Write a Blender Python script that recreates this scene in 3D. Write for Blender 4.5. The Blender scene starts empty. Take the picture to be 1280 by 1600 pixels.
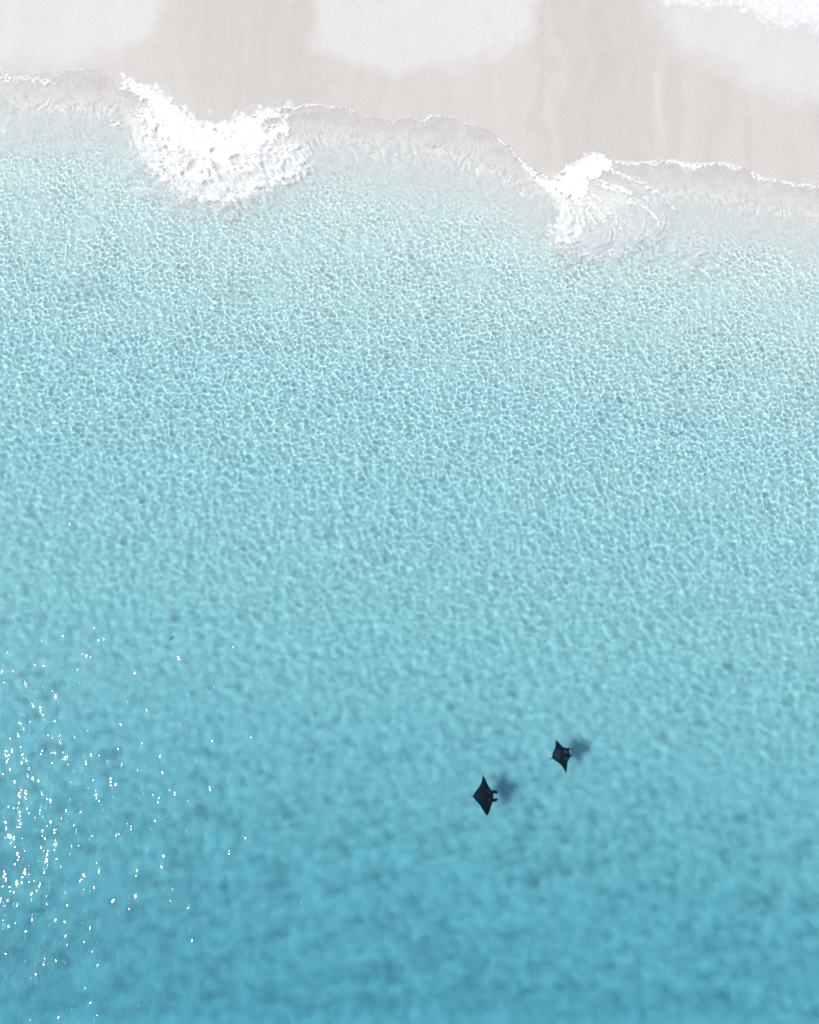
import bpy, math, random
import numpy as np
from mathutils import Vector

random.seed(7)
rng = np.random.default_rng(11)
C = bpy.context.scene.collection
sc = bpy.context.scene

# ------------------------------------------------------------------ camera
CAM_H, TILT, FPX = 70.0, math.radians(13.0), 1400.0     # drone height, lean towards the beach, focal length in px of a 1280x1600 frame
cam_d = bpy.data.cameras.new('camera')
cam = bpy.data.objects.new('camera', cam_d); C.objects.link(cam)
cam.location = (0, 0, CAM_H); cam.rotation_euler = (TILT, 0, 0)
cam_d.sensor_fit = 'VERTICAL'; cam_d.sensor_height = 24.0
cam_d.lens = FPX / 1600.0 * 24.0
cam_d.clip_end = 3000; cam_d.clip_start = 0.5
sc.camera = cam

# ------------------------------------------------------------------ light
SUN_ELEV, SUN_AZ = math.radians(53.8), math.radians(191.0)   # azimuth measured counter-clockwise from +x: the sun stands to the left
to_sun = Vector((math.cos(SUN_ELEV) * math.cos(SUN_AZ), math.cos(SUN_ELEV) * math.sin(SUN_AZ), math.sin(SUN_ELEV)))
world = bpy.data.worlds.new('World'); sc.world = world; world.use_nodes = True
wn = world.node_tree; wn.nodes.clear()
sky = wn.nodes.new('ShaderNodeTexSky'); sky.sky_type = 'NISHITA'; sky.sun_disc = False
sky.sun_elevation = SUN_ELEV; sky.dust_density = 2.0
sky.sun_rotation = math.radians(90) - SUN_AZ
bg = wn.nodes.new('ShaderNodeBackground'); bg.inputs[1].default_value = 0.15
wo = wn.nodes.new('ShaderNodeOutputWorld')
wn.links.new(sky.outputs[0], bg.inputs[0]); wn.links.new(bg.outputs[0], wo.inputs[0])
sun_d = bpy.data.lights.new('sun', 'SUN'); sun_d.energy = 3.2; sun_d.angle = math.radians(0.53); sun_d.color = (1.0, 0.965, 0.91)
sun_d.cycles.is_caustics_light = True
sun = bpy.data.objects.new('sun', sun_d); C.objects.link(sun)
sun.rotation_euler = (-to_sun).to_track_quat('-Z', 'Y').to_euler(); sun.location = to_sun * 100
sc.view_settings.view_transform = 'Standard'; sc.view_settings.look = 'None'
sc.view_settings.gamma = 1.0; sc.view_settings.use_curve_mapping = False
sc.view_settings.exposure = 0.46
cy = sc.cycles
cy.max_bounces = 6; cy.diffuse_bounces = 2; cy.glossy_bounces = 3; cy.transmission_bounces = 6; cy.transparent_max_bounces = 12
cy.volume_bounces = 0
cy.caustics_refractive = True; cy.caustics_reflective = False
cy.blur_glossy = 0.0
cy.sample_clamp_direct = 0.0; cy.sample_clamp_indirect = 0.0
cy.use_denoising = True
cy.use_adaptive_sampling = True; cy.adaptive_threshold = 0.02

# ------------------------------------------------------------------ helpers
def px2w(px, py, z=0.0):
    """point of the photo (pixels) -> place on the level plane z"""
    u, v = (px - 640.0) / FPX, (800.0 - py) / FPX
    dy = v * math.cos(TILT) + math.sin(TILT)
    dz = v * math.sin(TILT) - math.cos(TILT)
    t = (z - CAM_H) / dz
    return u * t, dy * t

def w2px(x, y):
    """place on the level plane 0 -> photo pixels; the survey grid in which beach and foam are laid out"""
    z = -CAM_H
    v_ = y * math.cos(TILT) + z * math.sin(TILT)
    d_ = y * math.sin(TILT) - z * math.cos(TILT)
    return 640.0 + FPX * x / d_, 800.0 - FPX * v_ / d_

def sstep(a, b, x):
    t = np.clip((x - a) / (b - a), 0, 1); return t * t * (3 - 2 * t)

NF, DX = 1400, 0.06                                    # wave tile: 1400 cells of 6 cm
kx = np.fft.fftfreq(NF, DX)[None, :]; ky = np.fft.fftfreq(NF, DX)[:, None]
KK = np.hypot(kx, ky); KK[0, 0] = 1e-9
KA = np.arctan2(ky, kx)
def band_field(lam, width, ang=None, spread=2.0, seed=0):
    """random field whose wavelengths lie around lam (log-normal band); ang = travel direction"""
    r = np.random.default_rng(seed)
    F = np.fft.fft2(r.standard_normal((NF, NF)))
    A = np.exp(-0.5 * (np.log(KK * lam) / width) ** 2)
    if ang is not None:
        A = A * (0.25 + np.abs(np.cos(KA - ang)) ** spread)
    A[0, 0] = 0
    f = np.fft.ifft2(F * A).real
    return f / f.std()
def slope_norm(f):
    gx = np.fft.ifft2(np.fft.fft2(f) * 2j * np.pi * kx).real; gy = np.fft.ifft2(np.fft.fft2(f) * 2j * np.pi * ky).real
    return f / math.sqrt((gx ** 2 + gy ** 2).mean())
def tile(f, x, y):
    """bilinear lookup of a periodic tile at world positions"""
    u = x / DX; v = y / DX
    i = np.floor(u).astype(np.int64); j = np.floor(v).astype(np.int64); fu = u - i; fv = v - j
    i0, i1, j0, j1 = i % NF, (i + 1) % NF, j % NF, (j + 1) % NF
    return (f[j0, i0] * (1 - fu) + f[j0, i1] * fu) * (1 - fv) + (f[j1, i0] * (1 - fu) + f[j1, i1] * fu) * fv

def grid_mesh(name, X, Y, Z, mat, attrs=None, keep=None):
    """quads over 2-D arrays X, Y, Z; attrs: name -> array; keep: mask of quads that stay"""
    ny, nx = X.shape
    co = np.stack([X, Y, Z], -1).reshape(-1, 3).astype(np.float32)
    idx = np.arange(ny * nx).reshape(ny, nx)
    q = np.stack([idx[:-1, :-1], idx[:-1, 1:], idx[1:, 1:], idx[1:, :-1]], -1)
    q = q[keep] if keep is not None else q.reshape(-1, 4)
    used = None
    if keep is not None:
        used = np.zeros(len(co), bool); used[q.ravel()] = True
        remap = np.cumsum(used) - 1; q = remap[q]; co = co[used]
    me = bpy.data.meshes.new(name)
    me.vertices.add(len(co)); me.vertices.foreach_set('co', co.ravel())
    n = len(q)
    me.loops.add(n * 4); me.loops.foreach_set('vertex_index', q.ravel().astype(np.int32))
    me.polygons.add(n); me.polygons.foreach_set('loop_start', np.arange(n, dtype=np.int32) * 4)
    me.polygons.foreach_set('use_smooth', np.ones(n, bool))
    me.update(calc_edges=True)
    for k, a in (attrs or {}).items():
        a = a.reshape(-1)
        if used is not None: a = a[used]
        at = me.attributes.new(k, 'FLOAT', 'POINT'); at.data.foreach_set('value', a.astype(np.float32))
    me.materials.append(mat)
    o = bpy.data.objects.new(name, me); C.objects.link(o)
    return o

def new_mat(name):
    m = bpy.data.materials.new(name); m.use_nodes = True
    nt = m.node_tree; nt.nodes.clear()
    out = nt.nodes.new('ShaderNodeOutputMaterial')
    return m, nt, out
def node(nt, typ, **kw):
    n = nt.nodes.new(typ)
    for k, v in kw.items():
        if k.startswith('_'): setattr(n, k[1:], v)
        else: n.inputs[k].default_value = v
    return n

# ------------------------------------------------------------------ lie of the land (surveyed in photo pixels)
SH = np.array([(-400, 60), (-60, 100), (0, 108), (10, 118), (22, 123), (45, 119), (60, 115), (85, 113), (112, 111), (137, 109), (155, 113), (175, 122), (190, 131),
    (198, 125), (215, 128), (238, 138), (255, 152), (285, 170), (300, 188), (312, 195), (322, 197), (335, 190), (342, 191), (352, 197), (362, 190), (390, 184),
    (410, 174), (445, 168), (460, 169), (475, 165), (490, 163), (505, 165), (520, 167), (545, 169), (563, 180), (600, 187), (613, 193), (622, 187), (640, 185), (655, 190),
    (666, 187), (672, 181), (685, 181), (700, 184), (712, 184), (728, 194), (750, 198), (775, 213), (800, 232), (815, 250), (840, 268), (865, 279), (880, 265),
    (900, 253), (915, 246), (930, 242), (945, 245), (955, 250), (985, 254), (1010, 252), (1050, 250), (1070, 254), (1090, 256), (1110, 255), (1130, 254), (1160, 262), (1190, 275),
    (1215, 281), (1240, 286), (1280, 290), (1340, 296), (1700, 350)], float)
def shore_y(px): return np.interp(px, SH[:, 0], SH[:, 1])
_xs = np.arange(-3000, 4300, 4.0); _g = np.exp(-0.5 * (np.arange(-40, 41) * 4 / 55.0) ** 2); _g /= _g.sum()
_sm = np.convolve(np.pad(shore_y(_xs), 40, mode='edge'), _g, 'valid')
DT = np.array([(-3000, -9), (-900, -3.6), (-300, -1.3), (0, -0.02), (30, 0.14), (65, 0.32), (105, 0.60), (190, 1.1), (350, 1.72), (520, 2.25), (820, 3.1), (1120, 4.3), (1500, 5.25), (2200, 6.4), (6000, 12), (40000, 30)], float)
_dx = np.arange(-3000, 40001, 5.0); _dv = np.interp(_dx, DT[:, 0], DT[:, 1]); _k = np.exp(-0.5 * (np.arange(-30, 31) * 5 / 25.0) ** 2); _k /= _k.sum()
_dv = np.convolve(np.pad(_dv, 30, mode='edge'), _k, 'valid')
def bed_depth(px, py):
    near = np.interp(px, _xs, _sm) + 13
    far = 150 + 0.14 * np.clip(px, -1500, 2800)
    w = sstep(0, 260, py - far)
    d = py - (near * (1 - w) + far * w)
    return np.interp(d, _dx, _dv)

bedn = band_field(7.0, 0.7, seed=3) * 0.03 + band_field(1.6, 0.5, ang=1.3, seed=4) * 0.012
def safe_px(X, Y):
    Yc = np.clip(Y, -75, 260)
    px, py = w2px(X, Yc)
    return px, py + (Yc - Y) * 20
def sand_z(X, Y, px, py):
    d = bed_depth(px, py)
    s = py - shore_y(px)
    z = -d + tile(bedn, X, Y) * sstep(0.1, 1.2, d)
    # the sand just above the edge of the wash always lies above the still water
    return z

# ---- shapes laid out in survey pixels
def seg_dist(px, py, pts):
    """distance to a polyline and the (interpolated) third column, if any"""
    best = np.full(px.shape, 1e9); val = np.zeros(px.shape)
    for a, b in zip(pts[:-1], pts[1:]):
        ax_, ay_, bx_, by_ = a[0], a[1], b[0], b[1]
        L2 = (bx_ - ax_) ** 2 + (by_ - ay_) ** 2 + 1e-9
        t = np.clip(((px - ax_) * (bx_ - ax_) + (py - ay_) * (by_ - ay_)) / L2, 0, 1)
        d = np.hypot(px - ax_ - t * (bx_ - ax_), py - ay_ - t * (by_ - ay_))
        m = d < best; best = np.where(m, d, best)
        if len(a) > 2: val = np.where(m, a[2] + t * (b[2] - a[2]), val)
    return best, val
def poly_sd(px, py, pts):
    """signed distance to a polygon, positive inside"""
    d, _ = seg_dist(px, py, [p[:2] for p in pts] + [pts[0][:2]])
    ins = np.zeros(px.shape, bool)
    for (x0, y0), (x1, y1) in zip([p[:2] for p in pts], [p[:2] for p in pts[1:]] + [pts[0][:2]]):
        c = (y0 > py) != (y1 > py)
        ins ^= c & (px < (x1 - x0) * (py - y0) / (y1 - y0 + 1e-12) + x0)
    return np.where(ins, d, -d)
def stroke(px, py, pts, soft=0.5):
    """third column = half width in px"""
    d, w = seg_dist(px, py, pts)
    return np.exp(-(d / (w * (1 + soft) + 1e-6)) ** 2)
def ndist(X, Y, seed, cell):
    """cell noise: F1 and F2 over a hashed jittered lattice"""
    r = np.random.default_rng(seed); T = 64
    jx, jy = r.random((T, T)), r.random((T, T))
    u, v = X / cell, Y / cell; iu, iv = np.floor(u).astype(int), np.floor(v).astype(int)
    f1 = np.full(X.shape, 9.0); f2 = np.full(X.shape, 9.0)
    for a in (-1, 0, 1):
        for b in (-1, 0, 1):
            ci, cj = iu + a, iv + b
            d = np.hypot(ci + jx[cj % T, ci % T] - u, cj + jy[cj % T, ci % T] - v)
            f2 = np.where(d < f1, f1, np.minimum(f2, d)); f1 = np.minimum(f1, d)
    return f1, f2
n_a = band_field(3.0, 0.6, seed=41); n_b = band_field(1.0, 0.5, seed=42); n_c = band_field(0.45, 0.4, seed=43); n_d = band_field(0.25, 0.3, seed=44)
n_e = band_field(8.0, 0.6, seed=45)

FOAM1 = [(188, 130), (198, 122), (238, 138), (285, 168), (312, 193), (340, 188), (362, 188), (410, 172), (470, 166), (455, 182), (452, 200), (470, 228), (481, 250), (476, 268), (442, 286),
         (412, 293), (386, 309), (345, 317), (292, 309), (262, 286), (232, 262), (214, 238), (200, 205), (190, 170)]
SOLID1 = [(196, 124), (238, 136), (285, 166), (312, 192), (340, 187), (362, 187), (410, 172), (448, 166), (440, 176), (415, 190), (425, 212), (418, 232), (385, 246), (352, 262), (318, 250), (290, 238), (262, 222), (240, 196), (228, 160), (196, 140)]
FOAM2 = [(850, 285), (862, 300), (868, 330), (850, 345), (845, 362), (862, 386), (890, 402), (925, 408), (955, 400), (1000, 392), (1036, 376), (1052, 352), (1048, 325), (1020, 300), (985, 285), (958, 264), (935, 242), (900, 255), (872, 280)]
SOLID2 = [(858, 281), (872, 279), (887, 262), (915, 244), (937, 240), (953, 252), (962, 264), (944, 271), (934, 280), (918, 284), (920, 300), (908, 312), (890, 312), (872, 303), (848, 292), (838, 272)]

# ---- wave field
swell = slope_norm(band_field(6.0, 0.35, ang=math.radians(100), spread=6, seed=21)) * 0.018
mid = slope_norm(band_field(1.7, 0.45, ang=math.radians(30), spread=0.6, seed=22)) * 0.050
broad = slope_norm(band_field(3.6, 0.35, ang=math.radians(-35), spread=2.0, seed=25)) * 0.014
chop = slope_norm(band_field(0.78, 0.48, ang=math.radians(60), spread=0.5, seed=23)) * 0.080
fine = slope_norm(band_field(0.40, 0.34, seed=24)) * 0.052
gust = band_field(9.0, 0.5, seed=30)

# ---- combed flow texture of the wash: noise dragged along the run of the water (line integral), on a raster of 5 cm
FX, FY = np.arange(-42, 42, 0.05), np.arange(34, 68, 0.05)
SWIRL = [[(848, 288), (868, 306), (885, 318), (893, 332), (891, 346), (884, 356), (870, 357), (857, 353)], [(898, 306), (909, 328), (912, 348), (904, 367), (892, 376), (876, 375), (866, 369), (862, 362)],
         [(900, 300), (914, 322), (924, 338), (932, 352), (934, 370), (920, 384), (895, 390)], [(908, 295), (922, 314), (938, 334), (950, 352), (954, 372), (940, 390), (910, 398)],
         [(915, 288), (930, 306), (946, 322), (962, 340), (974, 360), (970, 380), (945, 394)], [(936, 284), (960, 292), (985, 306), (1005, 330), (1008, 352), (990, 376), (960, 392)],
         [(960, 268), (1000, 290), (1030, 318), (1040, 345), (1024, 368), (990, 386)], [(820, 262), (836, 278), (852, 290), (872, 300)]]
def make_flow():
    Xg, Yg = np.meshgrid(FX, FY); pxg, pyg = w2px(Xg, Yg)
    e = 3.0
    nx_, ny_ = shore_y(pxg + e) - shore_y(pxg - e), -2 * e * np.ones_like(pxg)      # down the beach, square to the edge (survey pixels)
    c_ = band_field(5.0, 0.5, seed=61)
    gx_ = tile(c_, Xg + 0.2, Yg) - tile(c_, Xg - 0.2, Yg); gy_ = tile(c_, Xg, Yg + 0.2) - tile(c_, Xg, Yg - 0.2)
    dx_ = -nx_ / 6 + 1.2 * gy_ + 0.25; dy_ = ny_ / 6 - 1.2 * gx_
    m = (pxg > 780) & (pxg < 1090) & (pyg > 230) & (pyg < 430)
    a, b = pxg[m], pyg[m]; W_ = np.full(a.shape, 1e-3); ux, uy = np.zeros_like(a), np.zeros_like(a)
    for P in SWIRL:
        for p, q in zip(P[:-1], P[1:]):
            L_ = math.hypot(q[0] - p[0], q[1] - p[1]); d, _ = seg_dist(a, b, [p, q]); w = np.exp(-(d / 7.0) ** 2) * L_ / 15
            ux += w * (q[0] - p[0]) / L_; uy += w * -(q[1] - p[1]) / L_; W_ += w
    k = np.clip(W_ * 3, 0, 1)
    dx_[m] = dx_[m] * (1 - k) + ux / W_ * k; dy_[m] = dy_[m] * (1 - k) + uy / W_ * k
    n = np.hypot(dx_, dy_) + 1e-9; dx_ /= n; dy_ /= n
    r = np.random.default_rng(62); src = r.standard_normal((NF, NF)); k1 = np.fft.fft2(src)
    src = np.fft.ifft2(k1 * np.exp(-(KK * 0.11) ** 2)).real; src /= src.std()
    src = src + 0.8 * band_field(0.5, 0.4, seed=63)
    out_ = tile(src, Xg, Yg); H_, W2 = Xg.shape
    for sg in (1, -1):
        x_, y_ = Xg.copy(), Yg.copy()
        for st in range(14):
            i_ = np.clip(((x_ - FX[0]) / 0.05).astype(int), 0, W2 - 1); j_ = np.clip(((y_ - FY[0]) / 0.05).astype(int), 0, H_ - 1)
            x_ = x_ + sg * dx_[j_, i_] * 0.07; y_ = y_ + sg * dy_[j_, i_] * 0.07
            out_ += tile(src, x_, y_)
    return np.clip(out_ / out_.std(), -2.2, 2.2)
FLOW = make_flow()
def flow_at(X, Y):
    u = np.clip((X - FX[0]) / 0.05, 0, FLOW.shape[1] - 1.001); v = np.clip((Y - FY[0]) / 0.05, 0, FLOW.shape[0] - 1.001)
    i, j = u.astype(int), v.astype(int); fu, fv = u - i, v - j
    return (FLOW[j, i] * (1 - fu) + FLOW[j, i + 1] * fu) * (1 - fv) + (FLOW[j + 1, i] * (1 - fu) + FLOW[j + 1, i + 1] * fu) * fv

def axis(lo, hi, step, far_lo, far_hi, grow=1.25):
    a = list(np.arange(lo, hi + step * 0.5, step))
    s = step
    while a[-1] < far_hi: s *= grow; a.append(a[-1] + s)
    s = step
    while a[0] > far_lo: s *= grow; a.insert(0, a[0] - s)
    return np.array(a)

# ------------------------------------------------------------------ materials
# sand: pale shell sand; wet sand is darker and smoother
sand_m, nt, out = new_mat('sand')
tc = node(nt, 'ShaderNodeTexCoord')
wet = node(nt, 'ShaderNodeAttribute', _attribute_name='wetness')
grain = node(nt, 'ShaderNodeTexNoise', Scale=6.0, Detail=4.0, Roughness=0.7)
mott = node(nt, 'ShaderNodeTexNoise', Scale=0.6, Detail=6.0, Roughness=0.6)
for n in (grain, mott): nt.links.new(tc.outputs['Object'], n.inputs['Vector'])
mixw = node(nt, 'ShaderNodeMix', _data_type='RGBA'); mixw.inputs[6].default_value = (0.470, 0.453, 0.424, 1); mixw.inputs[7].default_value = (0.384, 0.354, 0.314, 1)
nt.links.new(wet.outputs['Fac'], mixw.inputs[0])
def vary(src, noise, lo, hi):
    mr = node(nt, 'ShaderNodeMapRange'); mr.inputs[1].default_value = 0.3; mr.inputs[2].default_value = 0.7; mr.inputs[3].default_value = lo; mr.inputs[4].default_value = hi
    nt.links.new(noise.outputs['Fac'], mr.inputs[0])
    mx = node(nt, 'ShaderNodeMix', _data_type='RGBA', _blend_type='MULTIPLY'); mx.inputs[0].default_value = 1
    nt.links.new(src, mx.inputs[6]); nt.links.new(mr.outputs[0], mx.inputs[7]); return mx.outputs[2]
sbm = node(nt, 'ShaderNodeAttribute', _attribute_name='submerged_lift')
mixs = node(nt, 'ShaderNodeMix', _data_type='RGBA'); mixs.inputs[7].default_value = (0.78, 0.76, 0.68, 1)  # whitened base colour stands in for sunlight lost through the refracting surface
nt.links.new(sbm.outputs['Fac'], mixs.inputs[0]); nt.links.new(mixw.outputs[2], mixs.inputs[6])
c = vary(mixs.outputs[2], grain, 0.91, 1.09)
c = vary(c, mott, 0.985, 1.015)
bs = node(nt, 'ShaderNodeBsdfPrincipled')
nt.links.new(c, bs.inputs['Base Color'])
rr = node(nt, 'ShaderNodeMapRange'); rr.inputs[3].default_value = 0.95; rr.inputs[4].default_value = 0.6
nt.links.new(wet.outputs['Fac'], rr.inputs[0]); nt.links.new(rr.outputs[0], bs.inputs['Roughness'])
bs.inputs['Specular IOR Level'].default_value = 0.25
nt.links.new(bs.outputs[0], out.inputs['Surface'])

# clear sea water: Fresnel mirror over a refracting surface; "tint" holds the colour that the column of water below each point gives
water_m, nt, out = new_mat('sea_water')
tint = node(nt, 'ShaderNodeAttribute', _attribute_name='tint')
rough = node(nt, 'ShaderNodeAttribute', _attribute_name='ruffle')
rf = node(nt, 'ShaderNodeBsdfRefraction', IOR=1.26)
nt.links.new(tint.outputs['Color'], rf.inputs['Color']); nt.links.new(rough.outputs['Fac'], rf.inputs['Roughness'])
gs = node(nt, 'ShaderNodeBsdfGlossy', Roughness=0.065)
tcw = node(nt, 'ShaderNodeTexCoord'); mp = node(nt, 'ShaderNodeMapping'); mp.inputs['Scale'].default_value = (1.0, 0.55, 1.0)
rip = node(nt, 'ShaderNodeTexNoise', Scale=3.1, Detail=1.0, Roughness=0.5)                       # capillary ripples too small for the mesh
bw = node(nt, 'ShaderNodeBump', Strength=1.0, Distance=0.052)
nt.links.new(tcw.outputs['Object'], mp.inputs[0]); nt.links.new(mp.outputs[0], rip.inputs['Vector']); nt.links.new(rip.outputs['Fac'], bw.inputs['Height']); nt.links.new(bw.outputs[0], gs.inputs['Normal'])
fr = node(nt, 'ShaderNodeFresnel', IOR=1.26)
th = node(nt, 'ShaderNodeAttribute', _attribute_name='thin'); tp = node(nt, 'ShaderNodeBsdfTransparent'); nt.links.new(tint.outputs['Color'], tp.inputs['Color']); m2 = node(nt, 'ShaderNodeMixShader')
nt.links.new(th.outputs['Fac'], m2.inputs[0]); nt.links.new(rf.outputs[0], m2.inputs[1]); nt.links.new(tp.outputs[0], m2.inputs[2])   # a skin of water a few cm thick bends nothing
mx = node(nt, 'ShaderNodeMixShader')
nt.links.new(fr.outputs[0], mx.inputs[0]); nt.links.new(m2.outputs[0], mx.inputs[1]); nt.links.new(gs.outputs[0], mx.inputs[2])
nt.links.new(mx.outputs[0], out.inputs['Surface'])

# sea foam: white bubbles, thin films let the ground show through
foam_m, nt, out = new_mat('sea_foam')
den = node(nt, 'ShaderNodeAttribute', _attribute_name='cover')
tc = node(nt, 'ShaderNodeTexCoord')
bub = node(nt, 'ShaderNodeTexNoise', Scale=9.0, Detail=4.0, Roughness=0.65)
nt.links.new(tc.outputs['Object'], bub.inputs['Vector'])
mr = node(nt, 'ShaderNodeMapRange'); mr.inputs[1].default_value = 0.3; mr.inputs[2].default_value = 0.7; mr.inputs[3].default_value = 0.9; mr.inputs[4].default_value = 1.1
nt.links.new(bub.outputs['Fac'], mr.inputs[0])
mm = node(nt, 'ShaderNodeMath', _operation='MULTIPLY', _use_clamp=True); nt.links.new(den.outputs['Fac'], mm.inputs[0]); nt.links.new(mr.outputs[0], mm.inputs[1])
bf = node(nt, 'ShaderNodeBsdfDiffuse'); bf.inputs['Color'].default_value = (0.67, 0.66, 0.64, 1)
bmp = node(nt, 'ShaderNodeBump', Strength=0.12, Distance=0.03); nt.links.new(bub.outputs['Fac'], bmp.inputs['Height']); nt.links.new(bmp.outputs[0], bf.inputs['Normal'])
tr = node(nt, 'ShaderNodeBsdfTransparent'); mx = node(nt, 'ShaderNodeMixShader')
nt.links.new(mm.outputs[0], mx.inputs[0]); nt.links.new(tr.outputs[0], mx.inputs[1]); nt.links.new(bf.outputs[0], mx.inputs[2])
nt.links.new(mx.outputs[0], out.inputs['Surface'])

# ------------------------------------------------------------------ sand
ax = axis(-41, 41, 0.24, -420, 420); ay = axis(-23, 70, 0.24, -420, 420)
X, Y = np.meshgrid(ax, ay); px, py = safe_px(X, Y)
Z = sand_z(X, Y, px, py); dep = -Z
wx = px + 5 * tile(n_e, X, Y) + 2 * tile(n_a, X, Y); wy = py + 4 * tile(n_e, X + 30, Y) + 1.5 * tile(n_a, X + 9, Y)
L1 = [(-600, -900), (300, -900), (264, 20), (240, 58), (190, 84), (140, 98), (60, 104), (-100, 96), (-600, 60)]
L2 = [(470, -900), (496, -50), (497, 60), (505, 84), (540, 93), (570, 107), (600, 118), (640, 112), (700, 108), (760, 100), (803, 88), (818, 65), (838, 30), (870, -900)]
L3 = [(1010, -900), (1028, 50), (1050, 85), (1130, 118), (1180, 150), (1290, 172), (1900, 260), (1900, -900)]
dry = np.zeros_like(X)
for P, sf in ((L1, 20), (L2, 16), (L3, 30)):
    dry = np.maximum(dry, sstep(-sf, sf, poly_sd(wx, wy, P)) * 0.85)
wv = 0.8 * tile(n_e, X, Y * 0.5)
streak = tile(n_e, X * 2.3 + wv, Y * 0.16) * 0.8 + tile(n_a, X * 1.2 + 5 + wv, Y * 0.07) * 0.7
land = sstep(0.25, -0.02, dep)
col_dark = sstep(50, -50, np.abs(px - 370) - 110) * sstep(230, 120, py) + sstep(40, -40, np.abs(px - 925) - 100)
wetv = 0.78 - 0.10 * col_dark * -1 + 0.06 * streak
wetv = wetv * (1 - dry) + (0.10 + 0.03 * streak) * dry
wetv -= 0.35 * stroke(px, py, [(1022, 120, 3), (1030, 190, 2.5), (1042, 238, 1.5)]) + 0.12 * stroke(px, py, [(412, -20, 5), (408, 60, 4), (404, 130, 2)])
wetv = wetv * land
sub_lift = 0.20 * sstep(-0.03, 0.08, dep) + 0.65 * sstep(0.08, 0.25, dep) + 0.15 * sstep(0.22, 0.55, dep)  # brightening painted into the bed with depth, offsets the render's darkening under water
sand = grid_mesh('sand', X, Y, Z, sand_m, {'wetness': np.clip(wetv, 0, 1), 'submerged_lift': sub_lift})
sand['kind'] = 'structure'; sand['label'] = 'pale beach sand running down under the clear water'
sand.cycles.is_caustics_receiver = True

# ------------------------------------------------------------------ water
ax = axis(-39, 39, 0.072, -400, 400, 1.5)
ay = np.concatenate([axis(-22, 20, 0.10, -400, 0, 1.5)[:-1], axis(20, 59, 0.065, 20, 90, 1.5)])
X, Y = np.meshgrid(ax, ay); px, py = safe_px(X, Y)
inside = sstep(48, 41, np.abs(X)) * sstep(-32, -24, Y)
ABS = np.array([0.430, 0.140, 0.080]) * 0.5
def water_surface(X, Y, px, py, inside):
    sz = sand_z(X, Y, px, py); dep = -sz
    s = (py - shore_y(px)) * 0.068
    g = 1.0 + 0.22 * tile(gust, X, Y) * sstep(2.4, 1.0, dep)
    off = sstep(1.2, 3.0, dep)                       # the short chop dies out away from the beach
    W = (tile(swell, X, Y) + tile(mid, X, Y) * (1 - 0.15 * off) + tile(broad, X, Y) * (0.3 + 0.7 * off)) * sstep(-0.05, 0.9, dep)
    W = W + tile(chop, X, Y) * g * sstep(0.0, 0.6, dep) * (1 - 0.45 * off)
    W = W + tile(fine, X, Y) * g * (0.2 + 0.8 * sstep(0.0, 0.35, dep)) * (1 - 0.85 * off)
    W = W * inside
    film = sz + 0.03 * sstep(-0.05, 0.15, s) + 0.025 * sstep(0, 3, s) + tile(fine, X, Y) * 0.25 * inside
    k_ = 0.03
    lev = np.logaddexp(W / k_, film / k_) * k_
    # two broken bores running up the beach
    wob = 4 * tile(n_b, X, Y) + 1.5 * tile(n_c, X, Y)
    b1 = sstep(-4, 12, poly_sd(px, py, FOAM1) + wob); b2 = sstep(-4, 14, poly_sd(px, py, FOAM2) + wob)
    low1 = sstep(150, 290, py); low2 = sstep(270, 370, py)
    lev = lev + 0.05 * b1 * (0.3 + 0.7 * low1) + 0.04 * b2 * (0.3 + 0.7 * low2)
    return np.where(s > 0, lev, sz) - sstep(0.05, -0.3, s) * 0.3, dep, s, lev
Zw, dep, s, _ = water_surface(X, Y, px, py, inside)
ruf = 0.12 + 0.33 * sstep(0.75, 3.7, dep) + 0.09 * (tile(gust, X, Y) + 0.5) * sstep(0.3, 1.0, dep) * sstep(2.4, 1.2, dep)
ruf = np.clip(ruf, 0.05, 0.65)
CORE2 = [(850, 285), (868, 330), (858, 350), (862, 376), (885, 383), (903, 374), (918, 345), (945, 338), (980, 312), (960, 270), (935, 242), (890, 258)]
calm = np.maximum(poly_sd(px, py, FOAM1) - 3, poly_sd(px, py, CORE2) - 5) + 4.5 + 2.5 * tile(n_b, X, Y)
fl = flow_at(X, Y)
thin = ((dep + 0.035 * fl + 0.04 * tile(n_b, X, Y) + 0.035 * np.random.default_rng(5).standard_normal(X.shape) < 0.19) | (calm > 0)).astype(float)
milk = np.clip(dep + 0.15 * sstep(0.04, 0.4, dep), 0, None)
col = np.exp(-milk[..., None] * ABS)
water = grid_mesh('sea_water', X, Y, Zw, water_m, {'ruffle': ruf})
ft = water.data.attributes.new('thin', 'FLOAT', 'FACE'); ft.data.foreach_set('value', thin[:-1, :-1].reshape(-1).astype(np.float32))   # one value per face: no half-way cells
ca = water.data.color_attributes.new('tint', 'FLOAT_COLOR', 'POINT')
ca.data.foreach_set('color', np.concatenate([col, np.ones_like(col[..., :1])], -1).reshape(-1).astype(np.float32))
water['kind'] = 'structure'; water['label'] = 'clear turquoise sea with small ripples'
water.cycles.is_caustics_caster = True

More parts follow.
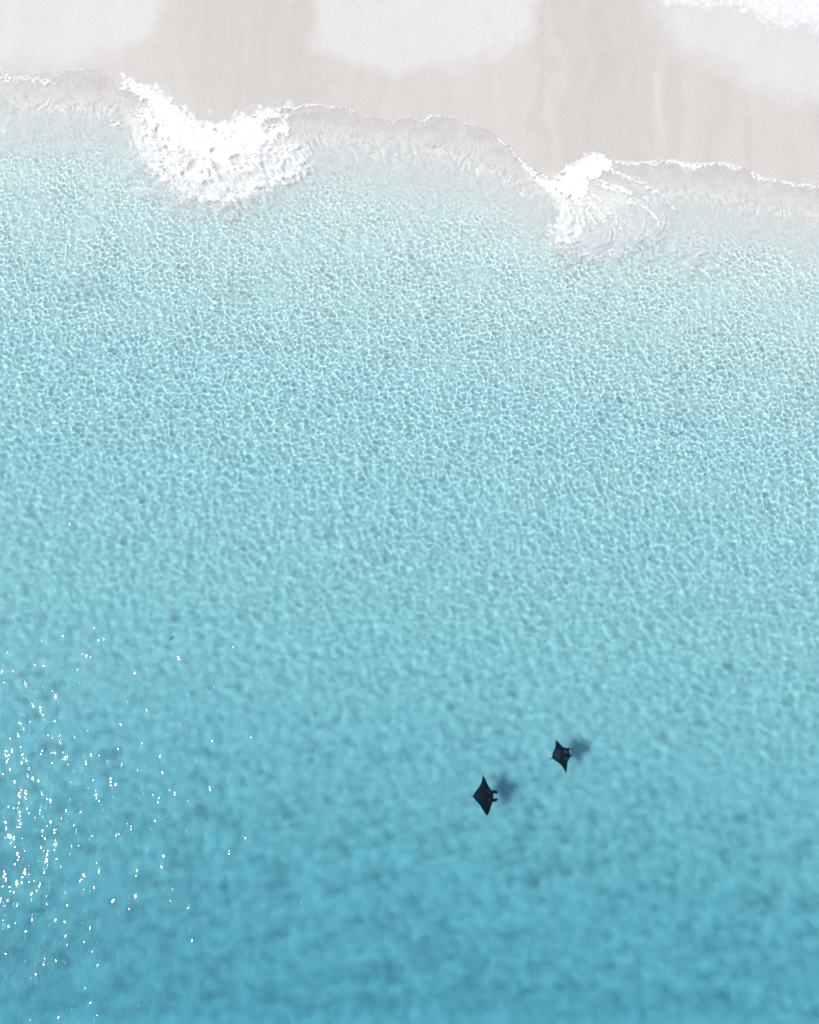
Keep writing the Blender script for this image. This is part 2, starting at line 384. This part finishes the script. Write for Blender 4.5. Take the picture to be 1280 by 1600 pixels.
# ------------------------------------------------------------------ foam
fx = np.arange(-40, 40, 0.05); fy = np.arange(36, 67, 0.05)
X, Y = np.meshgrid(fx, fy); px, py = w2px(X, Y)
_, dep, s, lev = water_surface(X, Y, px, py, np.ones_like(X))
wX = X + 0.30 * tile(n_a, X, Y) + 0.16 * tile(n_b, X, Y) + 0.05 * tile(n_c, X, Y); wY = Y + 0.30 * tile(n_a, X + 7, Y) + 0.16 * tile(n_b, X + 20, Y) + 0.05 * tile(n_c, X + 13, Y)
f1, f2 = ndist(wX, wY, 5, 1.25); lace1 = np.exp(-((f2 - f1) / 0.22) ** 2)
f1b, f2b = ndist(wX + 3, wY, 6, 0.75); lace2 = np.exp(-((f2b - f1b) / 0.20) ** 2)
f1c, f2c = ndist(X + 7, Y, 8, 0.36); lace3 = np.exp(-((f2c - f1c) / 0.3) ** 2)
lace = np.clip(np.maximum(lace1, 0.5 * lace2) + 0.10 * lace3, 0, 1)
nb, nc, nd, na = tile(n_b, X, Y), tile(n_c, X, Y), tile(n_d, X, Y), tile(n_a, X, Y)
wpx = px + 2.6 * nb + 0.7 * nc; wpy = py + 2.6 * tile(n_b, X + 17, Y) + 0.7 * tile(n_c, X + 11, Y)
D = np.zeros_like(X); flow = flow_at(X, Y)
# thin bright lip along the whole edge of the wash
LIP = [(-100, 2.0), (0, 4), (25, 3), (60, 1.0), (130, 1.2), (190, 1.8), (200, 4), (470, 5), (500, 4.0), (550, 3.0), (575, 1.0), (610, 1.0), (640, 1.6), (680, 2.6), (740, 1.6), (780, 2.5), (800, 5), (850, 7),
       (960, 8), (1000, 6.5), (1030, 9), (1060, 8.5), (1100, 9.0), (1130, 8.0), (1180, 7), (1215, 5), (1280, 8), (1400, 6)]
LIP = np.array(LIP, float)
lw = np.interp(px, LIP[:, 0], LIP[:, 1]) * np.clip(1 + 0.3 * na + 0.25 * nb, 0.25, 2)
sp = (py - shore_y(px)) - 0.6 * nc - 0.5 * nd                      # px seaward of the edge
slope_ = 1 + 0.35 * np.abs(np.gradient(shore_y(np.arange(-400, 1700.0))))[np.clip(px + 400, 0, 2099).astype(int)] * 2
sp = sp / slope_
lip = sstep(-1.0, 0.3, sp) * sstep(1.0, 0.45, sp / np.maximum(lw, 0.8))
D = np.maximum(D, lip * (0.62 + 0.38 * lace) * (0.85 + 0.2 * nc))
D = np.maximum(D, 0.45 * sstep(-1, 0.5, sp) * np.exp(-np.maximum(sp, 0) / (1.3 * lw + 1)) * lace)
# first breaker
q = poly_sd(wpx, wpy, SOLID1); q2 = poly_sd(wpx, wpy, FOAM1)
sol = sstep(-12, 8, q + 7 * na + 3 * nb)
D = np.maximum(D, sol * (0.55 + 0.45 * sstep(-12, 12, q)) * (0.86 + 0.06 * nc + 0.12 * nb + 0.3 * lace * (1 - 0.5 * sol)))
left = sstep(235, 200, px) 
D = np.maximum(D, sstep(-10, 10, q2) * (0.16 + 0.75 * lace + 0.16 * na + 0.08 * flow) * (1 - 0.6 * left))
D = np.maximum(D, 0.8 * sstep(10, 2, np.abs(q2 - 5)) * sstep(220, 280, py) * (0.6 + 0.25 * nb + 0.2 * lace) * sstep(200, 240, px))
# second breaker with its combed-out strands
q = poly_sd(wpx, wpy, SOLID2); q2 = poly_sd(wpx, wpy, FOAM2)
D = np.maximum(D, sstep(-3, 4, q) * (0.93 + 0.06 * nc + 0.10 * flow))
ST = [[(848, 288, 5), (868, 306, 5), (885, 318, 4), (893, 332, 3.5), (891, 346, 3), (884, 356, 3), (870, 357, 2.0), (857, 353, 1.2)],
      [(862, 362, 1.6), (866, 369, 2.2), (876, 375, 2.6), (892, 376, 3.0), (904, 367, 3.0), (912, 348, 3.0), (909, 328, 3.2), (898, 306, 5)],
      [(900, 300, 5), (914, 322, 4), (924, 338, 3), (932, 350, 2)], [(908, 295, 5), (922, 314, 4), (938, 334, 3.2), (948, 349, 1.6)],
      [(884, 352, 4), (886, 362, 6), (884, 370, 3)], [(915, 288, 5), (930, 306, 3.5), (946, 322, 2.2), (960, 338, 1.6), (970, 356, 1.0)],
      [(936, 284, 3.5), (950, 291, 4.5), (966, 296, 5), (982, 302, 4), (985, 311, 1.5)], [(985, 316, 2.6), (1004, 322, 2.2), (1022, 336, 1.8), (1030, 350, 1.4)], [(955, 268, 2.5), (1000, 284, 1.8), (1036, 306, 1.5), (1056, 330, 1.4)],
      [(898, 330, 1.6), (905, 350, 1.4), (898, 366, 1.2)], [(820, 262, 3), (836, 278, 4.5), (852, 290, 6)],
      [(925, 368, 1.2), (940, 360, 1.0), (955, 366, 0.9), (962, 384, 0.8)], [(860, 380, 0.9), (880, 392, 1.2), (910, 396, 1.2), (945, 388, 1.0)], [(985, 380, 1.0), (1010, 368, 1.1), (1024, 350, 0.9)]]
for i_, P in enumerate(ST):
    k = stroke(px + 1.2 * nb, py + 1.2 * tile(n_b, X + 17, Y), P, 0.9)
    D = np.maximum(D, k * (0.74 + 0.20 * flow + 0.14 * nc + 0.10 * nb) * (0.95 if P[0][2] > 1.3 else 0.5))
# milk-white aerated water round the breakers and drifting clouds of it
ang_n = tile(n_c, X * 0.5 + Y * 0.3, Y * 0.9)
mk = 0.42 * sstep(-22, 30, q2 + 8 * na + 3 * nb)
q1 = poly_sd(wpx, wpy, FOAM1)
mk = np.maximum(mk, 0.42 * np.exp(-np.maximum(-q1 + 4 * na, 0) / 16.0) * sstep(150, 230, py))
for cx, cy_, rx_, ry_, a_ in ((1085, 388, 46, 36, 0.30), (210, 215, 22, 50, 0.22), (250, 300, 60, 18, 0.25), (700, 215, 110, 30, 0.20), (560, 200, 80, 26, 0.10), (1150, 300, 130, 34, 0.12), (380, 330, 60, 16, 0.18), (60, 170, 110, 26, 0.08)):
    r_ = np.hypot((px - cx) / rx_, (py - cy_) / ry_) + 0.22 * na + 0.12 * nb
    mk = np.maximum(mk, a_ * sstep(1.25, 0.35, r_) * (0.85 + 0.15 * ang_n))
swash = sstep(-0.05, 0.15, s) * sstep(0.8, 0.15, dep) * (0.30 + 0.035 * flow + 0.05 * na)
mk = np.maximum(mk * (1 + np.where(q2 > -20, 0.13, 0.22) * flow), swash)
D = np.maximum(D, mk * (s > 0))
# broken foam at the far left edge of the wash
D = np.maximum(D, 0.9 * stroke(wpx, wpy, [(-40, 105, 3), (2, 112, 4), (12, 124, 3), (30, 128, 1)]) * (0.7 + 0.3 * nc))
D = np.maximum(D, 0.85 * stroke(wpx, wpy, [(22, 122, 2.0), (40, 123, 3.5), (62, 126, 3.5), (80, 129, 2), (100, 131, 0.8)]) * (0.6 + 0.4 * lace))
D = np.maximum(D, 0.75 * stroke(wpx, wpy, [(176, 192, 2), (184, 196, 3.0)]))
# left-over film of bubbles high on the beach
top = poly_sd(px + 12 * tile(n_e, X, Y) + 6 * na, py + 5 * tile(n_e, X + 9, Y) + 4 * tile(n_a, X + 20, Y) + 1.0 * nb, [(1005, -60), (1018, 18), (1060, 28), (1110, 26), (1150, 36), (1190, 52), (1230, 66), (1300, 78), (1500, 110), (1500, -60)])
fade = sstep(-22, 34, top)
edge = np.exp(-((top - 9) / 9) ** 2)
D = np.maximum(D, (0.80 * fade + 0.25 * edge * (0.7 + 0.3 * nb)) * (0.92 + 0.06 * nb) * sstep(1000, 1040, px))
wis = np.maximum(stroke(wpx, wpy, [(738, 46, 3), (752, 34, 5), (765, 40, 4)]), stroke(wpx, wpy, [(770, 70, 3), (790, 78, 4), (808, 72, 3), (818, 50, 2)]))
D = np.maximum(D, 0.35 * wis * (0.8 + 0.2 * na))
D = np.clip(D, 0, 1)
Dm = D * sstep(0.02, 0.08, D)
puff = np.clip(D - 0.35, 0, 1)
base = np.where(s > -0.05, lev, -dep)
Zf = base + 0.012 + 0.026 * sstep(0, 0.2, s) + puff * sstep(-2, -0.5, s) * (0.03 + 0.008 * nb + 0.015 * na)
kq = np.maximum.reduce([Dm[:-1, :-1], Dm[1:, :-1], Dm[:-1, 1:], Dm[1:, 1:]]) > 0.015
foam = grid_mesh('sea_foam', X, Y, Zf, foam_m, {'cover': Dm}, keep=kq)
foam['kind'] = 'stuff'; foam['label'] = 'white lacy sea foam along the edge of the wash'
print('foam quads', int(kq.sum()))

# ------------------------------------------------------------------ manta rays
ray_m, nt, out = new_mat('ray_skin')
tc = node(nt, 'ShaderNodeTexCoord')
nz = node(nt, 'ShaderNodeTexNoise', Scale=5.0, Detail=4.0); nt.links.new(tc.outputs['Object'], nz.inputs['Vector'])
pt = node(nt, 'ShaderNodeAttribute', _attribute_name='shoulder')
cr = node(nt, 'ShaderNodeMix', _data_type='RGBA'); cr.inputs[6].default_value = (0.003, 0.010, 0.018, 1); cr.inputs[7].default_value = (0.012, 0.012, 0.014, 1)
nt.links.new(nz.outputs['Fac'], cr.inputs[0])
cs = node(nt, 'ShaderNodeMix', _data_type='RGBA'); cs.inputs[7].default_value = (0.22, 0.16, 0.16, 1)
nt.links.new(pt.outputs['Fac'], cs.inputs[0]); nt.links.new(cr.outputs[2], cs.inputs[6])
bs = node(nt, 'ShaderNodeBsdfPrincipled', Roughness=0.7); bs.inputs['Specular IOR Level'].default_value = 0.1; nt.links.new(cs.outputs[2], bs.inputs['Base Color'])
nt.links.new(bs.outputs[0], out.inputs['Surface'])
belly_m, nt, out = new_mat('pale_eye'); bs = node(nt, 'ShaderNodeBsdfPrincipled', Roughness=0.3); bs.inputs['Base Color'].default_value = (0.02, 0.02, 0.02, 1); nt.links.new(bs.outputs[0], out.inputs['Surface'])

def mesh_obj(name, verts, faces, mat, parent=None, smooth=True, shoulder=None):
    me = bpy.data.meshes.new(name); me.from_pydata([tuple(v) for v in verts], [], faces)
    me.polygons.foreach_set('use_smooth', [smooth] * len(me.polygons)); me.update(); me.materials.append(mat)
    if shoulder is not None:
        at = me.attributes.new('shoulder', 'FLOAT', 'POINT'); at.data.foreach_set('value', np.asarray(shoulder, np.float32))
    o = bpy.data.objects.new(name, me); C.objects.link(o)
    if parent: o.parent = parent
    o.cycles.is_caustics_receiver = True
    return o
def tube(path, radii, n=10, flat=1.0):
    vs, fs = [], []
    P = [Vector(p) for p in path]
    for i, p in enumerate(P):
        d = (P[min(i + 1, len(P) - 1)] - P[max(i - 1, 0)]).normalized()
        a = Vector((0, 0, 1)).cross(d)
        a = a.normalized() if a.length > 1e-4 else Vector((0, 1, 0)); b = d.cross(a)
        for k in range(n):
            w = 2 * math.pi * k / n
            vs.append(p + a * (math.cos(w) * radii[i]) + b * (math.sin(w) * radii[i] * flat))
    for i in range(len(P) - 1):
        for k in range(n):
            fs.append((i * n + k, i * n + (k + 1) % n, (i + 1) * n + (k + 1) % n, (i + 1) * n + k))
    fs.append(tuple(range(n))[::-1]); fs.append(tuple(range((len(P) - 1) * n, len(P) * n)))
    return vs, fs

def manta(px_, py_, z, unit, lead, trail, cz, curl, fins, tail, label, shoulder_amt, roll):
    """lead / trail: outline in photo px relative to (px_, py_), y up, listed from the upper wing tip to the lower one; unit = m per px"""
    wx_, wy_ = px2w(px_, py_, z)
    root = bpy.data.objects.new('manta_ray', None); C.objects.link(root); root.location = (wx_, wy_, z)
    root.rotation_euler = (roll, 0, 0)
    root['label'] = label; root['category'] = 'manta ray'; root['group'] = 'manta rays swimming over pale sand'
    lead = np.array(lead, float) * unit; trail = np.array(trail, float) * unit
    ytop, ybot = lead[0, 1], lead[-1, 1]
    NS, NC = 56, 16
    # denser stations towards the tips
    ts = np.linspace(0, math.pi, NS); ys = ytop + (ybot - ytop) * (1 - np.cos(ts)) / 2
    xl = np.interp(-ys, -lead[:, 1], lead[:, 0]); xt = np.interp(-ys, -trail[:, 1], trail[:, 0])
    for _ in range(2):
        xl[1:-1] = 0.25 * xl[:-2] + 0.5 * xl[1:-1] + 0.25 * xl[2:]; xt[1:-1] = 0.25 * xt[:-2] + 0.5 * xt[1:-1] + 0.25 * xt[2:]
    span = (ytop - ybot) / 2; mid_y = (ytop + ybot) / 2
    verts, sh = [], []
    for i, y in enumerate(ys):
        q = abs(y - cz * unit) / span
        th_ = 0.17 * span * (math.exp(-(q / 0.23) ** 2) + 0.20 * max(0.0, 1 - q))
        zc = curl * span * q ** 2.2
        for k in range(2 * NC):
            u = k / NC if k <= NC else (2 * NC - k) / NC          # 0 at the nose edge, 1 at the tail edge
            up = 1 if k <= NC else -0.75
            prof = 2.6 * math.sqrt(max(u, 0)) * (1 - u) * (0.5 + 0.35 * (1 - u))
            x = xl[i] + (xt[i] - xl[i]) * u
            zz = zc + up * th_ * prof + 0.02 * span * math.sin(u * 2.2 + y * 2)
            verts.append((x, y, zz))
            a = math.exp(-((q - 0.20) / 0.07) ** 2 - ((u - 0.22) / 0.09) ** 2) + 0.30 * math.exp(-((q - 0.05) / 0.30) ** 2 - ((u - 0.75) / 0.2) ** 2)
            sh.append(shoulder_amt * a if up > 0 else 0)
    m = 2 * NC; faces = []
    for i in range(NS - 1):
        for k in range(m):
            faces.append((i * m + k, (i + 1) * m + k, (i + 1) * m + (k + 1) % m, i * m + (k + 1) % m))
    faces.append(tuple(range(m))); faces.append(tuple(range((NS - 1) * m, NS * m))[::-1])
    mesh_obj('body', verts, faces, ray_m, root, True, sh)
    for f in fins:
        pts = [(p[0] * unit, p[1] * unit, p[3] * unit) for p in f]; rad = [p[2] * unit for p in f]
        v, fc = tube(pts, rad, 12, 0.55); mesh_obj('cephalic_fin', v, fc, ray_m, root)
    v, fc = tube([(p[0] * unit, p[1] * unit, 0.0) for p in tail], [p[2] * unit for p in tail], 8); mesh_obj('tail', v, fc, ray_m, root)
    t0_ = Vector((tail[0][0] * unit, tail[0][1] * unit, 0.05)); dv = (Vector((tail[1][0] * unit, tail[1][1] * unit, 0.05)) - t0_).normalized()
    v = [t0_ - dv * 0.10, t0_ + dv * 0.05, t0_ + dv * 0.06 + Vector((0, 0, 0.10)), t0_ + dv * 0.0 + Vector((0, 0, 0.10))]
    sd_ = Vector((-dv.y, dv.x, 0)) * 0.012
    mesh_obj('dorsal_fin', [p + sd_ for p in v] + [p - sd_ for p in v], [(0, 1, 2, 3), (7, 6, 5, 4), (0, 4, 5, 1), (1, 5, 6, 2), (2, 6, 7, 3), (3, 7, 4, 0)], ray_m, root, False)
    for f in fins:
        c_ = Vector((f[0][0] * unit - 0.03, f[0][1] * unit, f[0][3] * unit)); out_ = 1 if f[0][1] > cz else -1
        c_ += Vector((0, out_ * f[0][2] * unit * 0.9, 0.0))
        vs, fs = [], []
        for a in range(7):
            for b in range(8):
                pa, pb = math.pi * a / 6, 2 * math.pi * b / 8
                vs.append(c_ + Vector((math.sin(pa) * math.cos(pb), math.sin(pa) * math.sin(pb), math.cos(pa))) * 0.035)
        for a in range(6):
            for b in range(8): fs.append((a * 8 + b, (a + 1) * 8 + b, (a + 1) * 8 + (b + 1) % 8, a * 8 + (b + 1) % 8))
        mesh_obj('eye', vs, fs, belly_m, root)
    return root

U = 0.0475
manta(758, 1243, -0.45, U,
      lead=[(-3, 31), (-1, 28), (1.5, 24), (4, 18), (7, 12), (10.5, 8), (12.5, 6), (13, 4), (13.2, 0), (13, -4), (12.5, -8), (9.5, -15), (7, -22), (5, -27), (3, -30)],
      trail=[(-3, 31), (-4, 27), (-5.5, 20), (-8, 15), (-12, 10), (-16, 5), (-19, 0), (-18.5, -3), (-14, -8), (-8, -15), (-3, -23), (0, -28), (3, -30)],
      cz=0, curl=0.10,
      fins=[[(12, 5.5, 2.7, 0), (15, 6.0, 2.5, 0), (17.6, 5.0, 2.3, 0), (19.0, 3.4, 1.8, 0)],
            [(12, -6.5, 2.7, 0), (15, -7.0, 2.4, 0), (17.8, -6.0, 2.1, 0), (19.2, -4.6, 1.6, 0)]],
      tail=[(-17, -1, 1.4), (-20, -1.5, 0.6), (-24, -2.0, 0.22), (-28, -2.2, 0.10)],
      label='black manta ray nearer the bottom of the photo, curled head fins clearly open', shoulder_amt=0.35, roll=0.0)
manta(877, 1182, -0.40, U,
      lead=[(-8.5, 26), (-6, 24), (-2, 20), (2, 15), (4.5, 14), (8, 13.5), (11, 13), (12.5, 9), (13, 5), (13.5, 1), (15, -1), (13, -3), (11, -5), (9.5, -9), (9, -16), (8, -21), (7, -27)],
      trail=[(-8.5, 26), (-9, 22), (-9, 16), (-10.5, 12), (-13.5, 6), (-15, 0), (-14.5, -3), (-9, -7), (-3, -11), (1, -15), (4, -20), (6, -25), (7, -27)],
      cz=2.5, curl=0.06,
      fins=[[(10, 11, 2.0, 0), (12.5, 12, 1.4, 0.3), (15.0, 12, 0.8, 0.6)],
            [(11, 0.5, 2.2, 0), (14, 0.5, 1.7, 0), (16.3, 2.2, 1.1, 0), (16.6, 4.2, 0.6, 0)]],
      tail=[(-13.5, -2, 1.3), (-16.5, -3, 0.6), (-20, -4.0, 0.2), (-24, -4.8, 0.10)],
      label='smaller dark manta ray to the upper right, with faint pinkish shoulder patches', shoulder_amt=0.95, roll=math.radians(8))

# ------------------------------------------------------------------ scraps of weed
weed_m, nt, out = new_mat('weed'); bs = node(nt, 'ShaderNodeBsdfPrincipled', Roughness=0.6); bs.inputs['Base Color'].default_value = (0.02, 0.03, 0.02, 1); nt.links.new(bs.outputs[0], out.inputs['Surface'])
def scrap(px_, py_, z, pts, label):
    x, y = px2w(px_, py_, z)
    path = [(a * 0.05, b * 0.05, 0.01 * math.sin(i)) for i, (a, b, r) in enumerate(pts)]
    v, f = tube(path, [r * 0.05 for a, b, r in pts], 7, 0.3)
    o = mesh_obj('seaweed_scrap', v, f, weed_m); o.location = (x, y, z)
    o['label'] = label; o['category'] = 'seaweed'; o['group'] = 'small scraps of dark seaweed'
scrap(268, 998, 0.09, [(-3, -3.5, 0.3), (-1.5, -1.5, 0.7), (0.5, 0.6, 1.1), (2, 3, 0.5), (3, 5, 0.2)], 'dark scrap of seaweed floating in the turquoise water at mid left')
scrap(1101, 742, 0.09, [(-4, -0.4, 0.2), (-1.5, -0.4, 0.6), (0.3, 0.2, 1.2), (2.5, 2.2, 0.6), (4, 3, 0.2)], 'dark scrap of seaweed floating in the open water at the right')
